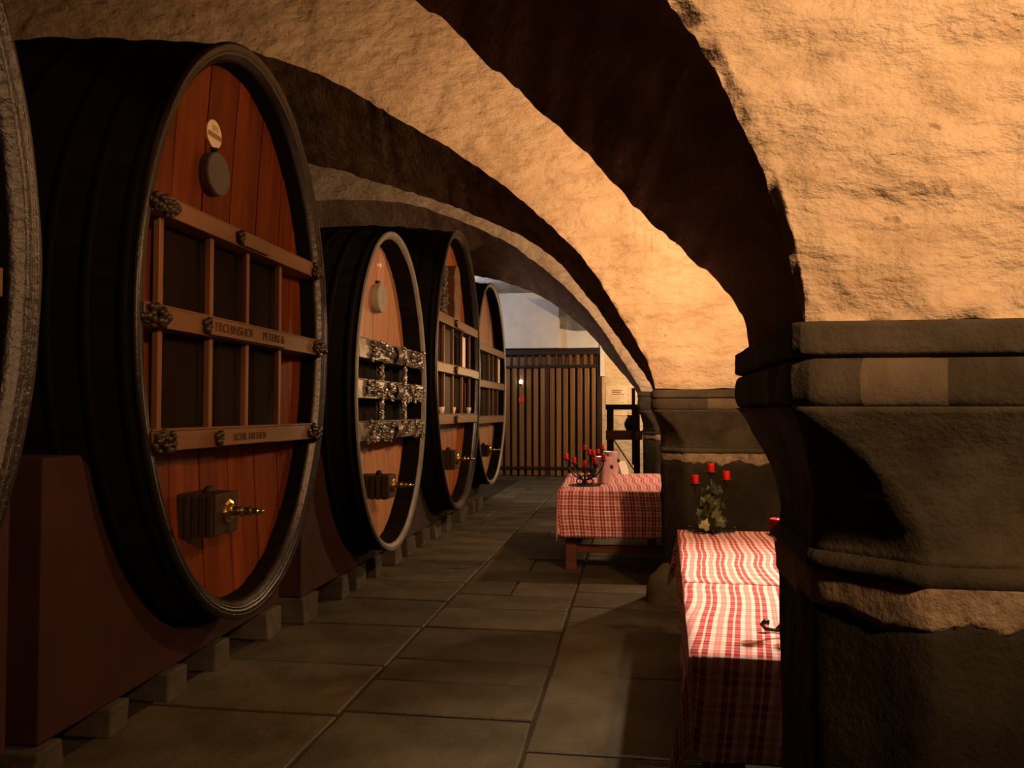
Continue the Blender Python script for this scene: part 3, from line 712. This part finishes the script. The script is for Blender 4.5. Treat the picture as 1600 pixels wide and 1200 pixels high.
# ------------------------------------------------------------------ cradles and support stones
def cradle(loc_x, y0, y1, cask_y, cask_zb, a, bz, ztop, label, zb=.185, near_drop=0.0, paint='red_paint'):
    root_y = (y0 + y1) / 2
    o_ = MB(); n = 40; th = .42
    prof = []
    kf = 1.04
    for i in range(n + 1):
        y = y0 + (y1 - y0) * i / n; u = (y - cask_y) / (a * kf)
        z = ztop
        if abs(u) < 1: z = min(ztop, cask_zb + bz - bz * kf * math.sqrt(1 - u * u))
        prof.append((y - root_y, max(z, zb + .03) - zb))
    for x in (0, -th):
        o_.v += [(x, y, -near_drop * (1 - (y - prof[0][0]) / (y1 - y0))) for y, z in prof] + [(x, y, z) for y, z in prof]
    m = n + 1
    for i in range(n):
        o_.f += [(i, i + 1, m + i + 1, m + i), (2 * m + i + 1, 2 * m + i, 3 * m + i, 3 * m + i + 1), (m + i, m + i + 1, 3 * m + i + 1, 3 * m + i), (i + 1, i, 2 * m + i, 2 * m + i + 1)]
    o_.f += [(0, m, 3 * m, 2 * m), (n, 2 * m + n, 3 * m + n, m + n)]
    o = o_.build('cask_cradle', paint, bevel=.008); o.location = (loc_x, root_y, zb)
    return tag(o, label, 'cradle', 'painted cradles under the casks')
cradle(-2.33, .3, 2.72, 1.44, .336, 1.08, 1.578, 1.2, 'red-brown cradle under the cask cut off by the left picture edge')
cradle(-2.36, 2.92, 5.12, 4.215, .336, 1.078, 1.578, 1.28, 'red-brown painted cradle hugging the largest front cask', .185, .055)
cradle(-2.27, 5.27, 7.72, 6.598, .294, .994, 1.348, 1.2, 'red-brown cradle beneath the smaller cask with carved bands')
cradle(-2.27, 7.85, 10.45, 9.21, .308, 1.187, 1.638, 1.3, 'grey-brown cradle beneath the third cask with the carved figure', .185, 0, 'grey_paint')
cradle(-2.40, 10.75, 13.6, 12.2, .34, 1.299, 1.553, 1.3, 'grey-brown cradle beneath the farthest cask by the gate', .185, 0, 'grey_paint')
def support(x, y0, y1, label, h=.185):
    rg = random.Random(int(y0 * 100)); L_ = (y1 - y0) / 2; ym = (y0 + y1) / 2; d = .42
    v = []; f = []
    mb = MB(); nx, ny, nz = 3, 3, 2
    j = lambda s=.012: rg.uniform(-s, s)
    mb.box(-d, 0, -L_, L_, 0, h)
    mb.v = [(p[0] + j(), p[1] + j(), p[2] + (j(.004) if p[2] > .1 else 0)) for p in mb.v]
    mb.v = [(p[0], p[1], min(p[2], h - .001)) for p in mb.v]
    o = mb.build('support_stone', 'block', bevel=.012); o.location = (x, ym, -.004)
    return tag(o, label, 'stone block', 'stone blocks under the cradles')
SUP = [(-2.32, 2.40, 2.60, 'stone block in the bottom left corner under the cut-off cask cradle', .18),
       (-2.33, 2.86, 3.04, 'nearest stone block under the largest cask cradle', .127),
       (-2.33, 3.32, 3.47, 'second stone block from the near end under the largest cask cradle', .138),
       (-2.33, 3.78, 3.95, 'third stone block from the near end under the largest cask cradle', .15),
       (-2.33, 4.25, 4.40, 'fourth stone block from the near end under the largest cask cradle', .162),
       (-2.33, 4.88, 5.10, 'last stone block at the far end of the largest cask cradle', .18)]
ydep = [(5.52, 6.0), (6.17, 6.33), (6.61, 6.84), (7.04, 7.42), (7.63, 7.85), (8.14, 8.44), (8.70, 8.98), (9.3, 9.56), (9.78, 10.31), (10.8, 11.18), (11.35, 11.62), (11.95, 12.4)]
lo = 5.27
nm = ['first', 'second', 'third', 'fourth', 'fifth', 'sixth', 'seventh', 'eighth', 'ninth', 'tenth', 'eleventh', 'twelfth']
for i, (ya, yb) in enumerate(ydep):
    SUP.append((-2.25, lo, ya, '%s stone block past the largest cask, counted from the near end' % nm[i])); lo = yb
for s_ in SUP: support(*s_)

# ------------------------------------------------------------------ tables and cloths
def make_table(loc, rz, W_, D_, label, ztop=.735, legs=True):
    t = empty('dining_table', loc, label, 'table', None, rz)
    b = MB(); b.box(0, W_, 0, D_, ztop - .04, ztop); b.build('tabletop', 'table', t, bevel=.004)
    for x in (.06, W_ - .16):
        for y in (.10, D_ - .2):
            b = MB(); b.box(x, x + .10, y, y + .10, 0, ztop - .04); b.build('leg', 'table', t, bevel=.006)
    b = MB(); b.box(.16, W_ - .16, .12, .17, .16, .23); b.build('stretcher', 'table', t, bevel=.004)
    b = MB(); b.box(.16, W_ - .16, D_ - .18, D_ - .13, .16, .23); b.build('stretcher', 'table', t, bevel=.004)
    b = MB(); b.box(W_ / 2 - .04, W_ / 2 + .04, .115, .175, .23, ztop - .04); b.build('middle_post', 'table', t, bevel=.004)
    for y in (.12, D_ - .18):
        b = MB(); b.box(.07, W_ - .07, y - .01, y + .04, ztop - .13, ztop - .04); b.build('apron', 'table', t)
    return t
def make_cloth(loc, rz, W_, D_, dl, dr, df, db, label, skew, seed, uo=0.0, flare=1.0, mat='cloth'):
    """a cloth laid over a W x D top: arc-length grid, overhangs hang down, corners fall in folds"""
    st = .03
    us = [-dl + (W_ + dl + dr) * i / round((W_ + dl + dr) / st) for i in range(round((W_ + dl + dr) / st) + 1)]
    vs = [-df + (D_ + df + db) * i / round((D_ + df + db) / st) for i in range(round((D_ + df + db) / st) + 1)]
    V = []; UV = []
    for v in vs:
        for u in us:
            ou = -u if u < 0 else max(0, u - W_); ov = -v if v < 0 else max(0, v - D_)
            cx = min(max(u, 0), W_); cy = min(max(v, 0), D_)
            du = -1 if u < 0 else (1 if u > W_ else 0); dv = -1 if v < 0 else (1 if v > D_ else 0)
            h = math.hypot(ou, ov)
            x, y = cx, cy
            if h > 0:
                fold = .5 + .5 * math.sin((cx * 1.0 + cy) * 17 + seed) * (1 if ou * ov == 0 else 0)
                fl = .008 + .02 * fold * min(1, h / .3) + (.22 * flare * min(ou, ov) if ou * ov > 0 else 0)
                x += du * (ou / h) * fl * (1 if ou else 0); y += dv * (ov / h) * fl * (1 if ov else 0)
                if ou * ov > 0: x += du * .10 * flare * ov * min(1, ou / .1) * (ou / h)
                z = -max(0, h - .01) * (1 if ou * ov == 0 else .93)
            else:
                z = .0018 * noise.noise(Vector((u * 6, v * 5, seed))) + .002
            V.append((x, y, z))
            UV.append((u + uo + skew * v + .030 * noise.noise(Vector((u * 1.0, v * 2.6, seed))), v + .01 * noise.noise(Vector((u * 3, v * 3, seed + 5)))))
    w_ = len(us); Fc = [(i * w_ + j, i * w_ + j + 1, (i + 1) * w_ + j + 1, (i + 1) * w_ + j) for i in range(len(vs) - 1) for j in range(w_ - 1)]
    me = bpy.data.meshes.new('tablecloth'); me.from_pydata(V, [], Fc)
    ul = me.uv_layers.new(name='UVMap')
    for lp in me.loops: ul.data[lp.index].uv = UV[lp.vertex_index]
    o = link('tablecloth', me, mat, None, True); o.location = loc; o.rotation_euler = (0, 0, rz)
    so = o.modifiers.new('thick', 'SOLIDIFY'); so.thickness = .002; so.offset = 1
    return tag(o, label, 'tablecloth', 'red and white checked tablecloths')
rz1 = -math.atan(.039)
def on(loc, rz, x, y): return (loc[0] + x * math.cos(rz) - y * math.sin(rz), loc[1] + x * math.sin(rz) + y * math.cos(rz))
T1 = (.172, 2.49, 0)
make_table(T1, rz1, 1.15, 1.0, 'nearest wooden table, mostly hidden behind the big near pillar')
make_cloth((T1[0], T1[1], .738), rz1, 1.15, 1.01, .27, .2, .315, 0, 'checked tablecloth nearest the viewer with a long draped front', -.10, 1.0)
q = on(T1, rz1, 0, 1.02)
T1b = (q[0], q[1], 0)
make_table(T1b, rz1, 1.15, 1.53, 'second wooden table, between the near pillar and the middle pillar')
make_cloth((T1b[0], T1b[1], .738), rz1, 1.15, 1.53, .25, .2, 0, .3, 'checked tablecloth under the ivy candelabrum in front of the middle pillar', -.02, 4.0, .03)
T2 = (-.685, 7.33, 0)
rz2 = .03
make_table(T2, rz2, 1.7, 2.1, 'far wooden table with stretcher legs left of the middle pillar')
make_cloth((T2[0], T2[1], .738), rz2, 1.7, 2.1, .30, .3, .43, .3, 'checked tablecloth on the far table with ice buckets', .03, 2.0, 0, .1, 'cloth_far')

# ------------------------------------------------------------------ candles, candelabra, ivy
def candle(x, y, z, h, r, label, group):
    b = MB(); b.lathe([(r * .98, 0), (r, .004), (r, h * .9), (r * .9, h), (r * .5, h - .004), (0, h - .006)], (0, 0, 0), 'z', 16)
    o = b.build('candle', 'wax', None, True); o.location = (x, y, z); tag(o, label, 'candle', group)
    b = MB(); b.tube([(0, 0, h - .006), (.001, 0, h + .008)], .0015, 5); b.build('wick', 'wick', o)
    return o
def dish(mb, x, y, z, r):
    mb.lathe([(.008, -.022), (.012, -.014), (r * .5, -.010), (r, .002), (r * .98, .004), (r * .4, -.004), (0, -.004)], (x, y, z), 'z', 16)
def spiral(cx, cz, r0, r1, a0, a1, n=16):
    return [(cx + (r0 + (r1 - r0) * i / n) * math.cos(a0 + (a1 - a0) * i / n), cz + (r0 + (r1 - r0) * i / n) * math.sin(a0 + (a1 - a0) * i / n)) for i in range(n + 1)]
def bez(p, n=14):
    out = []
    for i in range(n + 1):
        t = i / n; out.append(tuple(((1 - t) ** 3) * a + 3 * t * (1 - t) ** 2 * b_ + 3 * t * t * (1 - t) * c + t ** 3 * d for a, b_, c, d in zip(*p)))
    return out
ZT1 = .742
def tri_candelabrum(c, cups, span, label):
    """iron foot bar with curled ends, splayed struts, three arms"""
    root = empty('candelabrum', (c[0], c[1], ZT1), label, 'candelabrum', 'three-armed iron candelabra')
    b = MB()
    for e in (-1, 1):
        pts = [(0, 0, .006)] + [(e * span * t, 0, .006 + .004 * math.sin(math.pi * t)) for t in (.4, .75)] + [(e * (span + .0), 0, .012), (e * (span + .012), 0, .026), (e * (span + .002), 0, .036), (e * (span - .012), 0, .034)]
        b.tube(pts, [.006] * 4 + [.008, .009, .008], 6)
    for e in (-1, 1): b.tube([(0, 0, .006), (0, e * .07, .006), (0, e * .10, .008), (0, e * .108, .02)], .006, 6)
    b.build('foot', 'iron', root, True)
    for e in (-1, 1):
        b = MB(); b.tube(bez(((e * span * .75, 0, .01), (e * span * .5, 0, .05), (e * .02, 0, .06), (0, 0, .12))), .006, 6); b.build('strut', 'iron', root, True)
    b = MB(); b.tube([(0, 0, .005), (0, 0, .16), (cups[1][0], cups[1][1], cups[1][2] - .015)], .0065, 8); b.build('stem', 'iron', root, True)
    for i, (x, y, z) in enumerate(cups):
        if i != 1:
            b = MB(); b.tube(bez(((0, 0, .13), (x * .55, y * .5, .12), (x, y, z - .11), (x, y, z - .015))), .006, 8); b.build('arm', 'iron', root, True)
        b = MB(); dish(b, x, y, z, .034); b.build('candle_dish', 'iron', root, True)
    return root
cA = (.456, 4.92)
cupsA = [(-.094, 0, .292), (-.002, 0, .362), (.088, 0, .317)]
tri_candelabrum(cA, cupsA, .13, 'iron candelabrum wound with ivy at the back of the near table')
for (x, y, z), lb in zip(cupsA, ('red candle on the left arm of the ivy candelabrum', 'red candle on the tall middle arm of the ivy candelabrum', 'red candle on the right arm of the ivy candelabrum')):
    candle(cA[0] + x, cA[1] + y, ZT1 + z - .004, .056, .021, lb, 'red candles on the ivy candelabrum')
cB = (.56, 2.75)
cupsB = [(-.098, 0, .322), (-.002, 0, .372), (.088, 0, .325)]
tri_candelabrum(cB, cupsB, .135, 'iron candelabrum half hidden behind the near pillar, curled foot showing')
for (x, y, z), lb in zip(cupsB, ('red candle peeping out beside the near pillar edge', 'middle red candle hidden behind the near pillar', 'right red candle hidden behind the near pillar')):
    candle(cB[0] + x, cB[1] + y, ZT1 + z - .004, .056, .021, lb, 'red candles on the half-hidden candelabrum')
# ivy
def leaf_mesh():
    o = [(0, 0), (.32, -.12), (.5, .08), (.36, .3), (.42, .52), (.18, .62), (0, 1), (-.18, .62), (-.42, .52), (-.36, .3), (-.5, .08), (-.32, -.12)]
    v = [(0, .35, .07)] + [(x, y, -.04 * abs(x) + .05 * math.sin(y * 3)) for x, y in o]
    me = bpy.data.meshes.new('leaf'); me.from_pydata(v, [], [(0, i + 1, (i + 1) % 12 + 1) for i in range(12)]); return me
LM = leaf_mesh(); LM.materials.append(M['leaf']); LP = leaf_mesh(); LP.materials.append(M['leaf_pale'])
ivy = empty('ivy_garland', (cA[0], cA[1], ZT1), 'dark green ivy garland twined round the candelabrum stem', 'ivy')
b = MB(); rg = random.Random(11)
b.tube([(.022 * math.cos(t * .9), .022 * math.sin(t * .9), .015 + .245 * t / 24) for t in range(25)], .0028, 5); b.build('vine_stem', 'leaf', ivy, True)
for k in range(92):
    t = rg.random(); z = .02 + .25 * (t ** 1.3); an = rg.uniform(0, 6.28); rad = rg.uniform(.01, .075) * (1.15 - .5 * t)
    pale = k in (5, 23, 40, 51)
    o = link('leaf', LP if pale else LM, None, ivy)
    o.location = (rad * math.cos(an), rad * math.sin(an) - .01, z + rg.uniform(-.01, .01))
    s_ = rg.uniform(.04, .064) * (1.25 - .45 * t); o.scale = (s_, s_, s_)
    o.rotation_euler = (rg.uniform(.9, 2.3), rg.uniform(-.9, .9), rg.uniform(-1.3, 1.3))
    if pale: o['label'] = 'pale yellow-green leaf'
# scrolled candelabra with five candles on the far table
def scroll_candelabrum(c, cups, s, label, group, lbs):
    root = empty('candelabrum', (c[0], c[1], ZT1), label, 'candelabrum', 'five-armed scrolled iron candelabra')
    b = MB(); b.lathe([(.15 * s, 0), (.155 * s, .004), (.05 * s, .01), (.02 * s, .014), (0, .014)], (0, 0, 0), 'z', 20); b.build('base_plate', 'iron', root)
    for ang in (0, math.pi / 2):
        ca, sa = math.cos(ang), math.sin(ang)
        for e in (-1, 1):
            P2d = [(e * .012, .02)] + bez(((e * .012, .02), (e * .02, .09), (e * .085, .12), (e * .08, .16)), 10)[1:] + spiral(e * .058, .16, .022, .006, 0 if e > 0 else math.pi, (4.6 if e > 0 else math.pi - 4.6), 12)
            b = MB(); b.tube([(x * ca * s, x * sa * s, max(.012, z * s)) for x, z in P2d], .0075 * s, 6); b.build('scroll', 'iron', root, True)
            P2d = spiral(e * .055, .048, .044, .012, (math.pi if e > 0 else 0), (math.pi + 5.2 if e > 0 else -5.2), 18)
            b = MB(); b.tube([(x * ca * s, x * sa * s, max(.012, z * s)) for x, z in P2d], .0075 * s, 6); b.build('scroll', 'iron', root, True)
    b = MB(); b.tube([(0, 0, .01), (0, 0, .15 * s)], .010 * s, 8); b.build('stem', 'iron', root, True)
    for (x, y, z), lb in zip(cups, lbs):
        b = MB(); b.tube(bez(((0, 0, .05 * s), (x * .45, y * .45, .06 * s), (x * 1.05, y * 1.05, z - .09 * s), (x, y, z - .012))), .007 * s, 6); b.build('arm', 'iron', root, True)
        b = MB(); dish(b, x, y, z, .036 * s); b.build('candle_dish', 'iron', root, True)
        candle(c[0] + x, c[1] + y, ZT1 + z - .004, .062 * s, .020 * s, lb, group)
    return root
scroll_candelabrum((-.475, 7.87), [(-.178, -.02, .255), (-.112, .11, .208), (.010, -.16, .192), (.090, .09, .207), (.183, -.02, .246)], 1.0,
    'front scrolled iron candelabrum on the far checked table', 'red candles on the front scrolled candelabrum',
    ['short red candle on the outer left arm of the front scrolled candelabrum', 'red candle on the inner left arm of the front scrolled candelabrum',
     'lowest red candle at the middle of the front scrolled candelabrum', 'red candle on the inner right arm of the front scrolled candelabrum', 'red candle on the outer right arm of the front scrolled candelabrum'])
scroll_candelabrum((-.445, 8.95), [(-.096, .05, .291), (-.040, -.05, .247), (.008, -.10, .236), (.045, .12, .244), (.10, .05, .300)], .95,
    'rear scrolled iron candelabrum behind the front one on the far table', 'red candles on the rear scrolled candelabrum',
    ['red candle on the high left arm of the rear candelabrum', 'red candle on the inner left arm of the rear candelabrum', 'middle red candle of the rear candelabrum',
     'red candle on the inner right arm of the rear candelabrum', 'red candle on the high right arm of the rear candelabrum'])
def bucket(x, y, r, h, label):
    t = empty('ice_bucket', (x, y, ZT1), label, 'ice bucket', 'steel ice buckets on the far table')
    b = MB(); b.lathe([(0, .004), (r * .70, .004), (r * .72, 0), (r * .75, .004), (r * .95, h - .012), (r, h - .006), (r * 1.03, h), (r * .97, h), (r * .92, h - .012), (r * .70, .01), (0, .01)], (0, 0, 0), 'z', 28)
    b.build('body', 'steel', t, True)
    for e in (-1, 1):
        b = MB(); b.lathe([(0, 0), (.018, .002), (.022, .012), (.012, .02), (0, .022)], (0, 0, 0), 'z', 12, ((e * .93, -.37, 0), (.37, e * .93, 0), (0, 0, 1)))
        b.v = [(p[0] + e * r * .86 * .93, p[1] - r * .86 * .37, p[2] + h * .62) for p in b.v]; b.build('knob_handle', 'iron', t, True)
bucket(-.295, 8.08, .088, .272, 'front steel ice bucket beside the scrolled candelabra on the far table')
bucket(-.25, 9.12, .092, .27, 'rear steel ice bucket next to the white card stand')
t = empty('card_stand', (-.105, 9.38, ZT1), 'white folded card stand leaning beside the rear ice bucket', 'card', None, .25)
b = MB(); b.v = [(-.045, -.03, 0), (.045, -.03, 0), (.02, .035, .145), (-.07, .035, .145), (-.045, -.026, 0), (.045, -.026, 0), (.02, .039, .145), (-.07, .039, .145)]
b.f = [(0, 1, 2, 3), (7, 6, 5, 4), (0, 4, 5, 1), (1, 5, 6, 2), (2, 6, 7, 3), (3, 7, 4, 0)]; b.build('front_leaf', 'white_card', t)
b = MB(); b.v = [(-.07, .035, .145), (.02, .035, .145), (.045, .09, 0), (-.045, .09, 0), (-.07, .039, .145), (.02, .039, .145), (.045, .094, 0), (-.045, .094, 0)]
b.f = [(3, 2, 1, 0), (4, 5, 6, 7), (0, 1, 5, 4), (1, 2, 6, 5), (2, 3, 7, 6), (3, 0, 4, 7)]; b.build('back_leaf', 'white_card', t)

# ------------------------------------------------------------------ far end: slatted gate, white wall, poster, rack
t = empty('slatted_partition', (-1.77, 17.0, 0), 'tall brown slatted timber partition across the far end', 'partition')
ox = -1.77
b = MB(); b.box(-2.95 - ox, -.66 - ox, .06, .10, .05, 2.42); b.build('backing_board', 'slat_dark', t)
xs = [-2.83, -2.68, -2.525, -2.37, -2.215, -2.065, -1.915]
xs2 = [-1.715, -1.575, -1.43, -1.28, -1.125, -.975, -.835]
for i, x in enumerate(xs + xs2):
    wd = .098 if i < 13 else .08
    b = MB(); b.box(x - ox - wd / 2, x - ox + wd / 2, -.02, .03, .09, 2.38 + R.uniform(-.01, .01)); b.build('slat', 'slat', t, bevel=.006)
    b = MB(); b.box(x - ox + .055, x - ox + .085, .0, .05, 2.44, 2.66); b.build('top_spindle', 'slat_dark', t)
b = MB(); b.box(-1.86 - ox, -1.78 - ox, -.03, .05, .05, 2.46); b.build('middle_post', 'slat_dark', t)
b = MB(); b.box(-.76 - ox, -.69 - ox, -.04, .06, 0, 2.80); b.build('end_post', 'black_wood', t)
for z0, z1, d in ((2.39, 2.44, -.045), (.235, .285, -.045)):
    b = MB(); b.box(-2.95 - ox, -.69 - ox, d, .03, z0, z1); b.build('rail', 'black_wood', t)
b = MB(); b.box(-2.95 - ox, -.69 - ox, .07, .09, 2.42, 2.68); b.build('upper_board', 'slat', t)
b = MB(); b.box(-2.95 - ox, -.69 - ox, -.10, .12, 2.67, 2.79); b.build('header_beam', 'black_wood', t)
b = MB(); b.box(-2.95 - ox, -.69 - ox, -.06, .12, -.01, .075); b.build('sill', 'block', t)
# small lamp and red tag in front of the slats
t = empty('wall_lamp', (-2.38, 16.97, 2.09), 'tiny lit bulb on the slatted partition', 'lamp')
b = MB(); b.blob((0, -.06, 0), (.032, .032, .042), 12, 8); b.build('bulb', 'bulb', t, True)
b = MB(); b.lathe([(.02, 0), (.02, .05), (.012, .06), (0, .06)], (0, -.06, -.10), 'z', 12); b.build('socket', 'pot', t)
b = MB(); b.tube([(0, .0, -.085), (0, -.06, -.085)], .008, 6); b.build('bracket', 'pot', t)
b = MB(); b.box(-.06, .06, -.008, .008, -.06, .06); o = b.build('red_tag', 'red_sign', bevel=.004); o.location = (-2.372, 16.968, 1.71)
tag(o, 'small square red tag below the tiny bulb on the partition', 'tag')
# white wall pieces above the partition
b = MB(); b.box(-6.2, -1.55, 16.75, 17.3, 2.80, 3.97); b.build('wall_upper', 'white', kind='structure')
b = MB(); b.box(-1.55, -.62, 16.95, 17.3, 2.80, 3.97); b.build('wall_upper', 'white', kind='structure')
b = MB(); b.box(-.69, -.60, 16.9, 17.3, 2.2, 3.0); b.build('trim_1', 'white', kind='structure')
b = MB(); n_ = 12
b.v = []
for i in range(n_ + 1):
    u = i / n_; b.v += [(-1.54 + .9 * u, 16.945, 3.42), (-1.54 + .9 * u, 16.945, 3.22 + .07 * noise.noise(Vector((u * 5, 2, 1))) - .06 * math.sin(u * 3.1)), (-1.54 + .9 * u, 16.4, 3.42)]
b.f = [(3 * i, 3 * i + 1, 3 * i + 4, 3 * i + 3) for i in range(n_)] + [(3 * i + 2, 3 * i, 3 * i + 3, 3 * i + 5) for i in range(n_)]
b.build('trim_2', 'grey_plaster', kind='structure')
# poster
t = empty('poster', (-.365, 17.285, 1.37), 'cream paper notice with brown print on the far warm wall', 'poster')
b = MB(); b.box(-.225, .225, 0, .008, 0, .63); b.build('sheet', 'paper', t)
for z, x0, x1, h in ((.54, -.10, .13, .022), (.50, -.09, .10, .03), (.455, -.09, .16, .022)):
    b = MB(); b.box(x0, x1, -.003, .001, z - h / 2, z + h / 2); b.build('heading_line', 'print', t)
for k in range(8):
    b = MB(); b.box(-.15, .16 - .05 * (k % 3), -.002, .001, .40 - k * .042, .407 - k * .042); b.build('text_line', 'print', t)
# dark timber rack with a pot in it
t = empty('timber_rack', (-.2, 13.3, 0), 'dark timber rack behind the far table, standing against the third pillar', 'rack')
for x in (-.235, .20):
    for y in (-.1, .35):
        b = MB(); b.box(x, x + .10, y - .05, y + .05, 0, 1.50); b.build('post', 'black_wood', t, bevel=.006)
b = MB(); b.box(-.25, .34, -.17, .42, 1.49, 1.575); b.build('top_board', 'black_wood', t, bevel=.008)
b = MB(); b.box(-.25, .34, -.17, .42, 1.00, 1.15); b.build('shelf_board', 'table', t, bevel=.006)
b = MB(); b.box(.17, .225, -.19, -.12, .6, 1.84); b.build('tall_post', 'black_wood', t, bevel=.005)
b = MB(); b.bar((-.12, -.2, 1.0), (.2, -.2, .52), .02, .02); b.build('brace_rod', 'block', t)
b = MB(); b.box(-.25, .34, -.15, .40, .25, .33); b.build('lower_board', 'black_wood', t, bevel=.006)
t2 = empty('jug', (-.05, 13.3, 1.15), 'dark glazed jug with a green-white sprig on the timber rack', 'jug')
b = MB(); b.lathe([(0, 0), (.07, 0), (.10, .06), (.105, .12), (.07, .19), (.05, .22), (.06, .25), (.045, .25), (.04, .2), (0, .19)], (0, 0, 0), 'z', 20); b.build('body', 'pot', t2, True)
b = MB(); b.tube(bez(((.05, -.01, .22), (.14, -.01, .24), (.16, -.01, .12), (.095, -.01, .08))), .011, 6); b.build('handle', 'pot', t2, True)
for k in range(6):
    o = link('leaf', LP if k < 3 else LM, None, t2); o.location = (-.03 + .012 * k, -.08, .19 + .012 * (k % 3)); o.scale = (.05,) * 3; o.rotation_euler = (1.2, .3 * k, k * 1.1)
# white votive cups on the lowest ledge of the third cask
for y, lb in ((8.47, 'white votive cup at the near end of the third cask ledge'), (9.02, 'white votive cup at the middle of the third cask ledge'), (9.9, 'white votive cup at the far end of the third cask ledge')):
    b = MB(); b.lathe([(0, 0), (.022, 0), (.032, .05), (.034, .075), (.028, .07), (.02, .01), (0, .01)], (0, 0, 0), 'z', 14)
    o = b.build('votive_cup', 'white_card', None, True); o.location = (-2.06, y, 1.438); tag(o, lb, 'cup', 'white cups on the third cask')
